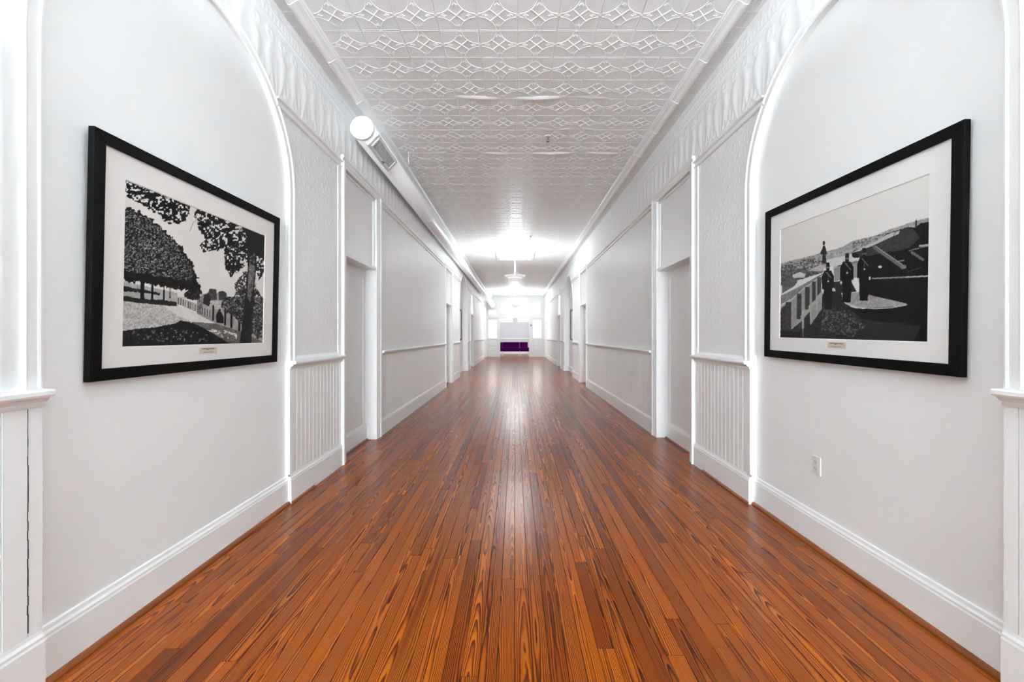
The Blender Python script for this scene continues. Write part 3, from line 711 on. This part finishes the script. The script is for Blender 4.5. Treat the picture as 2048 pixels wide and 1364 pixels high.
# ------------------------------------------------------------------ framed photographs
def inpoly(px, py, poly):
    c = np.zeros(px.shape, bool); n = len(poly)
    for i in range(n):
        x0, y0 = poly[i]; x1, y1 = poly[(i + 1) % n]
        if y0 == y1: continue
        c ^= ((y0 > py) != (y1 > py)) & (px < (x1 - x0) * (py - y0) / (y1 - y0) + x0)
    return c
class Paint:
    def __init__(s, px, py, bg): s.x = px; s.y = py; s.c = np.full(px.shape, float(bg)); s.warm = np.full(px.shape, 1.)
    def wob(s, k, a, seed): return s.x + (fbm(s.x / k, s.y / k, seed) - .5) * a, s.y + (fbm(s.x / k, s.y / k, seed + 50) - .5) * a
    def fill(s, poly, val, tex=0, k=10, seed=1, wob=0, wk=14):
        x, y = s.wob(wk, wob, seed + 7) if wob else (s.x, s.y)
        m = inpoly(x, y, poly); v = val + (tex * (fbm(s.x / k, s.y / k, seed) - .5) * 2 if tex else 0)
        s.c = np.where(m, v, s.c)
    def leaves(s, poly, lo, hi, k, thr, seed, wob=30, wk=30):
        x, y = s.wob(wk, wob, seed + 9); m = inpoly(x, y, poly)
        n = fbm(s.x / k, s.y / k, seed, 3); m2 = m & (n > thr)
        t = fbm(s.x / (k * .6), s.y / (k * .6), seed + 3, 2)
        s.c = np.where(m2, lo + (hi - lo) * np.clip((t - .45) * 3.0, 0, 1), s.c)
    def line(s, pts, wd, val):
        for (x0, y0), (x1, y1) in zip(pts, pts[1:]):
            dx, dy = x1 - x0, y1 - y0; t = np.clip(((s.x - x0) * dx + (s.y - y0) * dy) / (dx * dx + dy * dy + 1e-9), 0, 1)
            s.c = np.where(np.hypot(s.x - x0 - t * dx, s.y - y0 - t * dy) < wd / 2, val, s.c)
    def ell(s, cx, cy, rx, ry, val): s.c = np.where(((s.x - cx) / rx) ** 2 + ((s.y - cy) / ry) ** 2 < 1, val, s.c)

def paint_park(x, y):      # tree-lined park path
    p = Paint(x, y, .90); p.c += .05 * (fbm(x / 200, y / 150, 4) - .5)
    p.fill([(600, 930), (640, 940), (690, 930), (690, 905), (750, 935), (760, 925), (820, 930), (830, 960), (1110, 960), (1110, 1330), (600, 1330)], .62, .12, 30, 2)
    p.fill([(685, 925), (692, 898), (745, 905), (752, 985), (660, 985), (665, 940)], .30, .15, 8, 3)
    for cx in (701, 712, 723, 735): p.line([(cx, 900), (cx, 930)], 5, .16)
    p.fill([(763, 920), (795, 915), (820, 930), (820, 985), (763, 985)], .26, .12, 6, 5)
    p.fill([(650, 945), (690, 935), (705, 990), (690, 1030), (645, 1010)], .14, .1, 8, 6, 12)
    p.fill([(700, 990), (790, 990), (790, 1060), (700, 1050)], .72, .2, 10, 6)
    p.leaves([(505, 930), (560, 890), (610, 880), (640, 930), (625, 985), (560, 990), (510, 960)], .05, .30, 10, .2, 11)
    # slope, lawn, path
    p.fill([(25, 840), (450, 930), (460, 1040), (25, 1010)], .70, .1, 30, 7)
    p.fill([(25, 870), (150, 900), (320, 930), (320, 948), (200, 930), (25, 915)], .12, .1, 10, 8, 14)
    p.fill([(25, 985), (340, 1015), (460, 1100), (560, 1150), (500, 1340), (20, 1340)], .72, .24, 9, 9)
    p.fill([(25, 950), (180, 975), (350, 985), (450, 1000), (450, 1035), (300, 1020), (25, 990)], .14, .1, 10, 10, 12)
    p.fill([(350, 1032), (450, 1030), (520, 1045), (740, 1160), (700, 1165), (560, 1150), (460, 1100)], .84, .05, 20, 11)
    p.fill([(560, 1150), (740, 1162), (940, 1225), (1100, 1300), (1100, 1340), (840, 1340)], .40, .14, 14, 12)
    p.leaves([(680, 1205), (900, 1230), (900, 1275), (720, 1265)], .75, .9, 22, .55, 13)
    p.fill([(20, 1225), (140, 1205), (300, 1190), (420, 1165), (480, 1142), (560, 1152), (640, 1190), (760, 1255), (870, 1330), (20, 1340)], .07, .10, 14, 14, 16)
    p.leaves([(60, 1210), (600, 1200), (760, 1300), (80, 1310)], .25, .6, 16, .66, 15)
    # fence posts and figures
    for i, cx in enumerate(np.linspace(455, 690, 14)):
        yb = 1015 + (cx - 455) * .42; p.fill([(cx - 6, yb - 55 - i), (cx + 6, yb - 55 - i), (cx + 6, yb), (cx - 6, yb)], .66, .2, 6, 20 + i); p.line([(cx + 8, yb - 50), (cx + 8, yb)], 5, .12)
    p.line([(455, 965), (520, 968)], 8, .7)
    p.fill([(615, 985), (625, 945), (640, 950), (645, 1010), (638, 1095), (612, 1090)], .45, .3, 8, 40); p.ell(628, 948, 10, 10, .75)
    for cx in (724, 815, 862, 922, 1062): p.line([(cx, 1030 + (cx - 724) * .25), (cx, 1135 + (cx - 724) * .4)], 13 + (cx - 700) * .02, .09)
    p.fill([(748, 1150), (745, 1100), (760, 1070), (785, 1075), (805, 1120), (805, 1160), (760, 1160)], .06); p.ell(772, 1062, 10, 12, .15)
    # left row of trees
    p.leaves([(20, 280), (110, 300), (200, 345), (300, 415), (370, 480), (455, 565), (520, 640), (570, 730), (590, 790), (612, 850), (630, 905), (560, 915), (440, 900), (300, 880), (150, 850), (20, 830)], .035, .16, 16, .02, 21, 60, 22)
    p.leaves([(20, 300), (110, 310), (200, 360), (300, 430), (370, 500), (450, 580), (520, 660), (570, 760), (560, 850), (300, 800), (20, 760)], .30, .80, 9, .535, 22, 34, 26)
    for x0, x1, yt, yb in ((172, 206, 780, 985), (254, 273, 840, 980), (344, 358, 870, 985), (392, 402, 890, 970)): p.fill([(x0 + 3, yt), (x1 - 3, yt), (x1, yb), (x0, yb)], .06, .03, 6, 23)
    # right bushes, trunk and overhanging leaves
    p.leaves([(890, 850), (940, 780), (1000, 770), (1060, 930), (1110, 980), (1110, 1290), (1000, 1230), (900, 1120), (780, 1050), (800, 970), (880, 960)], .05, .50, 10, .34, 31, 40, 24)
    p.fill([(962, 430), (1045, 460), (1035, 800), (1012, 1330), (925, 1330), (958, 1000), (975, 760)], .10, .08, 16, 32, 10)
    p.fill([(985, 600), (1030, 600), (1028, 830), (1000, 1000), (975, 960), (985, 760)], .42, .25, 14, 33, 14)
    p.line([(830, 560), (985, 620)], 14, .10); p.line([(840, 600), (900, 700)], 16, .45)
    p.leaves([(40, 20), (300, 110), (550, 230), (540, 300), (500, 390), (430, 405), (350, 410), (310, 340), (220, 290), (120, 230), (60, 200), (40, 130)], .02, .07, 15, .41, 34, 34, 20)
    p.leaves([(565, 330), (610, 260), (1120, 470), (1115, 740), (1060, 845), (1035, 740), (980, 690), (920, 740), (840, 835), (805, 700), (790, 600), (640, 625), (620, 560), (650, 520), (600, 450)], .02, .10, 14, .39, 35, 40, 22)
    p.fill([(960, 400), (1120, 470), (1120, 700), (1040, 640), (970, 560)], .05, .06, 14, 36, 60, 40)
    p.line([(600, 360), (560, 400), (538, 460)], 3, .3)
    return p.c
def paint_fort(x, y):      # three men in dark uniforms beside a large gun
    p = Paint(x, y, .88); p.c = .885 + (300 - y) * .00006
    p.fill([(40, 590), (300, 520), (430, 480), (600, 430), (700, 370), (900, 320), (1000, 270), (1260, 180), (1440, 130), (1440, 420), (700, 560), (60, 720)], .62, .16, 14, 2, 8)
    p.leaves([(60, 600), (300, 530), (430, 560), (420, 620), (60, 680)], .25, .6, 12, .45, 3)
    p.leaves([(700, 380), (940, 310), (1000, 300), (700, 470)], .3, .6, 10, .5, 4)
    p.fill([(470, 545), (700, 490), (800, 520), (740, 560), (540, 610), (470, 600)], .80, .04, 20, 5)
    p.fill([(60, 650), (170, 630), (300, 640), (430, 590), (440, 660), (60, 790)], .35, .25, 12, 6, 10)
    p.fill([(160, 690), (230, 660), (280, 680), (270, 710), (170, 715)], .80, .04, 12, 7); p.fill([(300, 650), (410, 590), (450, 600), (440, 650)], .7, .1, 12, 7)
    p.fill([(70, 780), (150, 700), (210, 750), (180, 790), (70, 860)], .36, .12, 10, 8)
    p.fill([(60, 880), (250, 780), (430, 670), (480, 700), (420, 760), (60, 960)], .50, .14, 8, 9)
    # dark right side: rampart, carriage
    p.fill([(860, 420), (1000, 300), (1150, 250), (1200, 235), (1260, 240), (1300, 200), (1440, 175), (1440, 1320), (1200, 1310), (820, 1100), (820, 700), (690, 640)], .055, .03, 20, 10)
    p.fill([(530, 620), (740, 545), (745, 700), (540, 740)], .56, .08, 10, 11); p.line([(530, 610), (745, 560)], 5, .2)
    p.fill([(520, 750), (680, 720), (740, 830), (560, 850)], .16, .08, 14, 12)
    # ground
    p.fill([(430, 850), (600, 820), (620, 930), (760, 1000), (960, 1060), (1180, 1090), (1330, 1130), (1240, 1320), (60, 1320), (70, 1250)], .15, .10, 9, 13, 10)
    p.leaves([(440, 980), (700, 1000), (820, 1150), (700, 1250), (420, 1180)], .22, .5, 14, .52, 14)
    p.fill([(1350, 1080), (1440, 1000), (1440, 1320), (1230, 1320)], .03, .02, 10, 15)
    # round platform
    p.fill([(610, 890), (650, 850), (760, 830), (900, 870), (1050, 900), (1200, 935), (1100, 960), (900, 975), (760, 968), (660, 940)], .60, .10, 16, 16)
    for k in range(5): p.line([(760 + 60 * k, 850 + 14 * k), (700 + 75 * k, 945 + 6 * k)], 2.5, .42)
    p.line([(612, 900), (660, 950), (760, 972), (900, 982), (1050, 972), (1190, 942)], 9, .68)
    p.fill([(660, 975), (900, 992), (1080, 975), (1340, 960), (1330, 1130), (1100, 1120), (800, 1080)], .045, .03, 16, 17, 8)
    p.line([(900, 1120), (1180, 1110)], 4, .22); p.line([(880, 708), (1440, 675)], 13, .52); p.line([(1180, 690), (1420, 672)], 10, .72)
    # gun barrel and carriage timbers
    p.fill([(690, 480), (705, 460), (800, 425), (900, 380), (1010, 310), (1120, 270), (1180, 240), (1240, 255), (1300, 330), (1200, 430), (1000, 470), (860, 500), (740, 525), (700, 515)], .22, .06, 18, 18)
    p.fill([(690, 478), (800, 420), (900, 375), (1010, 305), (1120, 265), (1110, 300), (1000, 350), (880, 410), (760, 460)], .74, .08, 18, 19)
    p.fill([(860, 500), (1000, 470), (1200, 430), (1300, 330), (1440, 180), (1440, 640), (1180, 660), (900, 690), (850, 600)], .05, .03, 14, 20); p.ell(722, 500, 30, 24, .05)
    p.line([(1060, 330), (1075, 290), (1130, 255)], 4, .06)
    p.line([(895, 425), (1150, 600)], 34, .40); p.line([(905, 415), (1160, 588)], 8, .60); p.ell(1155, 598, 26, 20, .48)
    p.line([(1230, 465), (1330, 530)], 24, .42); p.line([(1205, 450), (1400, 395)], 8, .50); p.line([(1300, 405), (1420, 388)], 16, .70)
    p.line([(1080, 490), (1080, 540)], 6, .3); p.line([(1090, 550), (1160, 540)], 8, .55); p.ell(946, 600, 17, 11, .85); p.line([(1190, 640), (1320, 600)], 5, .3)
    p.fill([(1255, 235), (1258, 180), (1265, 160), (1272, 180), (1275, 235)], .18)
    # fence of upright planks
    p.fill([(60, 980), (130, 930), (250, 840), (420, 700), (430, 990), (330, 1140), (200, 1200), (60, 1270)], .58, .10, 10, 21)
    p.line([(60, 968), (140, 925), (280, 800), (430, 690)], 9, .74)
    for x0, x1, yt, yb in ((105, 155, 935, 1235), (203, 246, 858, 1090), (277, 318, 795, 1000), (340, 372, 745, 930), (386, 420, 705, 870)): p.fill([(x0, yt), (x1, yt), (x1, yb), (x0, yb)], .24, .10, 12, 22)
    for x0, yt, yb in ((262, 1010, 1260), (328, 960, 1140), (385, 890, 1060), (425, 840, 990)): p.fill([(x0 - 10, yt), (x0 + 6, yt), (x0, yb)], .70)
    for (a, b) in (((170, 1175), (262, 1075)), ((250, 1065), (330, 990)), ((320, 975), (385, 915)), ((385, 895), (445, 830))): p.line([a, b], 24, .64)
    p.fill([(60, 1000), (105, 960), (105, 1230), (160, 1180), (250, 1110), (255, 1270), (60, 1270)], .20, .10, 12, 23, 10); p.fill([(270, 1080), (320, 1020), (325, 1140), (275, 1250)], .16, .06, 10, 24)
    p.fill([(60, 1190), (240, 1210), (250, 1275), (60, 1275)], .09, .06, 10, 25, 16)
    # statue and three figures
    p.fill([(425, 580), (430, 500), (410, 492), (414, 470), (428, 445), (434, 418), (450, 418), (458, 440), (470, 490), (458, 500), (466, 585)], .15, .06, 8, 26); p.ell(440, 400, 10, 15, .17); p.fill([(431, 396), (430, 380), (440, 375), (451, 381), (450, 396)], .08)
    def man(cx, top, bot, wd, lean=0):
        h = bot - top; f = lambda a, b: (cx + a * wd + lean * b * 20, top + b * h)
        p.fill([f(-.28, .17), f(.28, .17), f(.5, .3), f(.5, .58), f(.36, .6), f(.34, .8), f(.3, 1), f(-.3, 1), f(-.32, .7), f(-.36, .6), f(-.5, .58), f(-.5, .3)], .035, .015, 12, 30)
        p.ell(*f(0, .115), wd * .16, h * .055, .42); p.ell(*f(0, .15), wd * .14, h * .03, .06); p.fill([f(-.15, .095), f(-.13, .0), f(.13, .0), f(.16, .095)], .05)
        p.line([f(-.15, .2), f(.28, .33)], 5, .55); p.line([f(.0, .2), f(.02, .4)], 3, .4); p.ell(*f(.02, .40), 8, 7, .8)
        p.ell(*f(-.42, .60), 9, 15, .78); p.ell(*f(.42, .57), 9, 15, .78); p.line([f(0, .66), f(0, .98)], 3, .09)
    man(478, 570, 1000, 110, .4); man(650, 482, 930, 122); man(803, 432, 912, 125)
    p.c = np.clip(p.c, .03, 1); return p.c

def picture(side, yc, zc, lean, tilt, painter, crop, matm, label, tint):
    W_, H_ = 1.30, 1.042; fw, dp = .05, .026
    d = NICHE[side][0][2]; gap = .012 if side > 0 else .004
    root = thing('framed_photograph', (X(side, -d + gap), yc, zc), label, 'picture')
    # local frame: x = along the wall as read by a viewer, -y = out of the wall toward the viewer, z up
    ex_ = Vector((0, 1, 0)) if side < 0 else Vector((0, -1, 0)); ey_ = Vector((side, 0, 0)); ez_ = Vector((0, 0, 1))
    R = Matrix((ex_, ey_, ez_)).transposed()
    M = R.to_4x4() @ Matrix.Translation((0, -lean * H_ / 2, 0)) @ Matrix.Rotation(lean, 4, 'X') @ Matrix.Rotation(tilt, 4, 'Y')
    root.rotation_mode = 'QUATERNION'; mw = Matrix.Translation(root.location) @ M
    root.location = mw.to_translation(); root.rotation_quaternion = M.to_quaternion()
    hw, hh = W_ / 2, H_ / 2
    for nm, pts in (('frame_side', [(-hw, -hh), (-hw, hh), (-hw + fw, hh - fw), (-hw + fw, -hh + fw)]), ('frame_side', [(hw, -hh), (hw, hh), (hw - fw, hh - fw), (hw - fw, -hh + fw)]),
                    ('frame_top', [(-hw, hh), (hw, hh), (hw - fw, hh - fw), (-hw + fw, hh - fw)]), ('frame_bottom', [(-hw, -hh), (hw, -hh), (hw - fw, -hh + fw), (-hw + fw, -hh + fw)])):
        m = MB(); m.sweep([[(a, y, b) for a, b in pts] for y in (0, -dp)]); bevel(m.build(nm, 'black_frame', root), .0015, 1)
    pw, ph, pz = 1.003, .743, -.012
    iw, ih = hw - fw, hh - fw
    m = MB(); q = .004; yb, yf = -.010, -.0135
    o_ = [(-iw, -ih), (iw, -ih), (iw, ih), (-iw, ih)]; i_ = [(-pw / 2, -ph / 2 + pz), (pw / 2, -ph / 2 + pz), (pw / 2, ph / 2 + pz), (-pw / 2, ph / 2 + pz)]
    for k in range(4):
        a, b, c, e = o_[k], o_[(k + 1) % 4], i_[(k + 1) % 4], i_[k]; m.poly([(a[0], yf, a[1]), (b[0], yf, b[1]), (c[0], yf, c[1]), (e[0], yf, e[1])])
    mo = m.build('mat', matm, root)
    m = MB()
    for k in range(4):
        c, e = i_[(k + 1) % 4], i_[k]; s_ = lambda p: (p[0] * (1 - .007), (p[1] - pz) * (1 - .009) + pz)
        m.poly([(e[0], yf, e[1]), (c[0], yf, c[1]), (s_(c)[0], yb, s_(c)[1]), (s_(e)[0], yb, s_(e)[1])])
    m.build('mat_bevel', 'mat_bevel', mo)
    # the print, painted on a fine grid (flat print: colours only)
    nx, nz = 400, 300
    U, V = np.meshgrid(np.linspace(-pw / 2, pw / 2, nx), np.linspace(-ph / 2 + pz, ph / 2 + pz, nz))
    P = np.stack([U, np.full(U.shape, yb), V], -1); me, used = gridmesh('print', P, 'photo_print', None, False)
    # picture coordinates of the motif: those of a viewer standing in front of the left / right end of the niche
    yw = yc + U * (1 if side < 0 else -1); t_ = wx(side) - .012
    sx = HX + side * F * t_ / yw; sy = HY - F * (zc - CH + V) / yw
    cx, cy, sc = crop
    val = np.clip(painter((sx - cx) * sc, (sy - cy) * sc), .015, .95)
    lin = np.where(val <= .04045, val / 12.92, ((val + .055) / 1.055) ** 2.4)
    col = np.stack([lin * tint[0], lin * tint[1], lin * tint[2], np.ones_like(lin)], -1).reshape(-1, 4)[used]
    ca = me.color_attributes.new('Col', 'FLOAT_COLOR', 'POINT'); ca.data.foreach_set('color', col.astype(np.float32).ravel())
    link('print', me, root)
    m = MB(); m.poly([(-iw, -.020, -ih), (iw, -.020, -ih), (iw, -.020, ih), (-iw, -.020, ih)]); m.build('glass', 'picture_glass', root)
    # cream caption plate with two engraved lines
    m = MB(); m.box(-.065, .065, yf - .0025, yf, -.4325, -.397); pl = m.build('caption_plate', 'plaque', root)
    for (xa, xb, zz, hh_) in ((-.05, .045, -.4055, .0022), (-.012, .0, -.411, .0018), (-.036, .034, -.424, .0012)):
        m = MB(); x = xa
        while x < xb:
            e = min(x + random.uniform(.004, .012), xb); m.box(x, e, yf - .003, yf - .0025, zz - hh_, zz + hh_); x = e + .002
        m.build('engraved_line', 'plaque_ink', pl)
picture(-1, 2.293, 1.621, math.radians(1.15), 0, paint_park, (240, 340, 3.7875), 'mat_board', 'large black framed photograph of a tree-lined park path with white mat', (1, .965, .93))
picture(1, 2.286, 1.650, 0, math.radians(.8), paint_fort, (1540, 400, 4.547), 'mat_board_cool', 'large black framed photograph of three uniformed men beside a cannon', (1, .985, .955))
# two more framed pictures far down the corridor, seen nearly edge on
for s in (-1, 1):
    a, b, d, spg = NICHE[s][1]; yc, zc = 13.78, 1.66
    root = thing('framed_picture', (X(s, -d), yc, zc), 'framed picture in the far arched niche on the %s wall' % SIDE[s], 'picture')
    W_, H_ = 1.0, 1.06; q = lambda o0, o1: sorted((X(s, -d + o0), X(s, -d + o1)))
    for nm, bx in (('frame_side', (yc - W_ / 2, yc - W_ / 2 + .05, zc - H_ / 2, zc + H_ / 2)), ('frame_side', (yc + W_ / 2 - .05, yc + W_ / 2, zc - H_ / 2, zc + H_ / 2)),
                   ('frame_top', (yc - W_ / 2 + .05, yc + W_ / 2 - .05, zc + H_ / 2 - .05, zc + H_ / 2)), ('frame_bottom', (yc - W_ / 2 + .05, yc + W_ / 2 - .05, zc - H_ / 2, zc - H_ / 2 + .05))):
        m = MB(); e = q(.001, .035); m.box(e[0], e[1], *bx); keep(m.build(nm, 'device_grey'), root)
    m = MB(); e = q(.001, .015); m.box(e[0], e[1], yc - W_ / 2 + .05, yc + W_ / 2 - .05, zc - H_ / 2 + .05, zc + H_ / 2 - .05); keep(m.build('mat', 'mat_board_cool'), root)
    m = MB(); e = q(.020, .022); m.box(e[0], e[1], yc - W_ / 2 + .05, yc + W_ / 2 - .05, zc - H_ / 2 + .05, zc + H_ / 2 - .05); keep(m.build('glass', 'picture_glass'), root)

# ------------------------------------------------------------------ power outlet in the right niche
d = NICHE[1][0][2]; xo = X(1, -d)
root = thing('power_outlet', (xo, 2.477, .495), 'white duplex power outlet low on the right niche wall under the photograph', 'outlet')
m = MB(); m.box(xo - .006, xo, 2.442, 2.512, .438, .552); pl = bevel(m.build('cover_plate', 'plastic_white'), .003); keep(pl, root)
for zc in (.495 + .021, .495 - .021):
    m = MB(); n = 16; pts = []
    for j in range(n):
        a = 2 * PI * j / n; pts.append((2.477 + .0165 * math.cos(a), zc + max(-.0135, min(.0135, .0165 * math.sin(a)))))
    m.sweep([[(x, y, z) for y, z in pts] for x in (xo - .0045, xo - .0075)]); rc = keep(m.build('receptacle', 'plastic_white'), root)
    for (y, zz, hy, hz) in ((2.4835, zc + .004, .0012, .0045), (2.4705, zc + .004, .0012, .0038), (2.477, zc - .007, .0022, .0022)):
        m = MB(); m.box(xo - .0082, xo - .0072, y - hy, y + hy, zz - hz, zz + hz); o = m.build('slot', 'slot_dark'); o.parent = rc; o.matrix_parent_inverse = rc.matrix_parent_inverse.inverted() if False else Matrix.Identity(4)
m = MB(); m.tube([(xo - .0055, 2.477, .495), (xo - .0072, 2.477, .495)], .003, 10); keep(m.build('screw', 'plastic_white'), root)

# ------------------------------------------------------------------ sprinkler heads, loose wire, alarm box, closer
for (px, py, lab) in ((1095.5, 272, 'nearest small sprinkler head under the tin ceiling'), (1061, 471.5, 'second small sprinkler head farther down the ceiling')):
    Y = F * (HC - CH) / (HY - py); x = pxx(px, Y)
    root = thing('sprinkler_head', (x, Y, HC), lab, 'sprinkler', 'ceiling sprinkler heads')
    m = MB(); m.lathe([(.0, HC - .006), (.045, HC - .006), (.043, HC - .012), (.022, HC - .016), (0, HC - .016)], x, Y, 20); keep(m.build('escutcheon', 'plastic_white'), root)
    m = MB(); m.lathe([(.012, HC - .014), (.012, HC - .035), (.008, HC - .04), (0, HC - .04)], x, Y, 12); keep(m.build('body', 'device_grey'), root)
    for x0 in (x - .017, x + .012):
        m = MB(); m.box(x0, x0 + .005, Y - .003, Y + .003, HC - .068, HC - .03); keep(m.build('yoke_arm', 'chrome'), root)
    m = MB(); m.lathe([(.0, HC - .066), (.018, HC - .066), (.018, HC - .069), (0, HC - .069)], x, Y, 14); keep(m.build('deflector', 'chrome'), root)
m = MB(); m.tube([(-1.39, 5.28, HC + .002), (-1.385, 5.28, HC - .05), (-1.39, 5.283, HC - .10), (-1.388, 5.285, HC - .155)], .004, 8)
o = m.build('loose_wire', 'trim_paint', smooth=True); o['label'] = 'short loose white wire dangling from the ceiling beside the duct'; o['category'] = 'wire'
root = thing('alarm_box', (pxx(1062, YE), YE - .012, pxz(650, YE)), 'small dark grey alarm box on the post right of the alcove', 'alarm')
c = root.location
m = MB(); m.box(c.x - .055, c.x + .055, YE - .062, YE - .02, c.z - .065, c.z + .065); keep(bevel(m.build('housing', 'mullion_dark'), .006), root)
m = MB(); m.box(c.x - .05, c.x + .05, YE - .068, YE - .06, c.z - .055, c.z - .01); keep(m.build('grille', 'device_grey'), root)

# ------------------------------------------------------------------ exit sign
ys = 23.75; zc = pxz(632.2, ys); xc = pxx(1029.4, ys); hw, hh = .165, .115
root = thing('exit_sign', (xc, ys, HC), 'white hanging exit sign with red letters before the alcove', 'sign')
m = MB(); m.box(xc - hw, xc + hw, ys - .025, ys + .025, zc - hh, zc + hh); keep(bevel(m.build('housing', 'sign_face'), .006), root)
m = MB(); m.lathe([(.009, zc + hh - .005), (.009, HC - .03)], xc, ys, 10); keep(m.build('stem', 'mullion_dark'), root)
m = MB(); m.lathe([(0, HC - .035), (.05, HC - .035), (.05, HC - .004), (0, HC - .004)], xc, ys, 16); keep(m.build('canopy', 'plastic_white'), root)
lh, lw, st, yf = .075, .05, .014, ys - .0262
def bar(x0, z0, x1, z1):
    d = Vector((x1 - x0, z1 - z0)).normalized(); n = Vector((-d.y, d.x)) * st / 2
    pts = [(x0 + n.x, z0 + n.y), (x1 + n.x, z1 + n.y), (x1 - n.x, z1 - n.y), (x0 - n.x, z0 - n.y)]
    lm.sweep([[(a, y, b) for a, b in pts] for y in (yf, yf + .0022)])
for k, ch in enumerate('EXIT'):
    lm = MB(); cx = xc + (-.108 + k * .072); z0, z1 = zc - lh, zc + lh; a, b = cx - lw / 2, cx + lw / 2
    if ch == 'E':
        bar(a, z0, a, z1)
        for z in (z0 + st / 2, zc, z1 - st / 2): bar(a, z, b, z)
    if ch == 'X': bar(a, z0, b, z1); bar(a, z1, b, z0)
    if ch == 'I': bar(cx, z0, cx, z1)
    if ch == 'T': bar(cx, z0, cx, z1); bar(a, z1 - st / 2, b, z1 - st / 2)
    keep(lm.build('letter', 'sign_red'), root)

# ------------------------------------------------------------------ purple sofa in the alcove
ysf = 25.85
root = thing('sofa', (0, ysf + .4, 0), 'long purple upholstered sofa on slim white metal legs in the end alcove', 'sofa')
xa, xm, xb = pxx(1004.5, ysf), pxx(1039.3, ysf), pxx(1058.2, ysf)
def cush(nm, x0, x1, y0, y1, z0, z1):
    m = MB(); m.box(x0, x1, y0, y1, z0, z1); keep(bevel(m.build(nm, 'velvet'), .035, 3), root)
for x0, x1 in ((xa, xm - .004), (xm + .004, xb)):
    cush('seat', x0, x1, ysf, ysf + .72, .27, .52); cush('backrest', x0 + .0, x1 - (.07 if x1 == xb else 0), ysf + .56, ysf + .74, .50, .86)
cush('end_seat', xa - .13, xa - .006, ysf + .02, ysf + .72, .27, .52); cush('end_backrest', xa - .13, xa - .006, ysf + .03, ysf + .74, .50, .86)
for x in (xa - .03, xa + .04, xm - .05, xm + .05, xb - .06):
    for y in (ysf + .03, ysf + .62):
        m = MB(); m.box(x - .014, x + .014, y, y + .028, 0, .275); keep(m.build('leg', 'leg_metal'), root)
for x0, x1 in ((xa + .04, xm - .05), (xm + .05, xb - .06)):
    m = MB(); m.box(x0, x1, ysf + .03, ysf + .058, .245, .272); keep(m.build('frame_rail', 'leg_metal'), root)
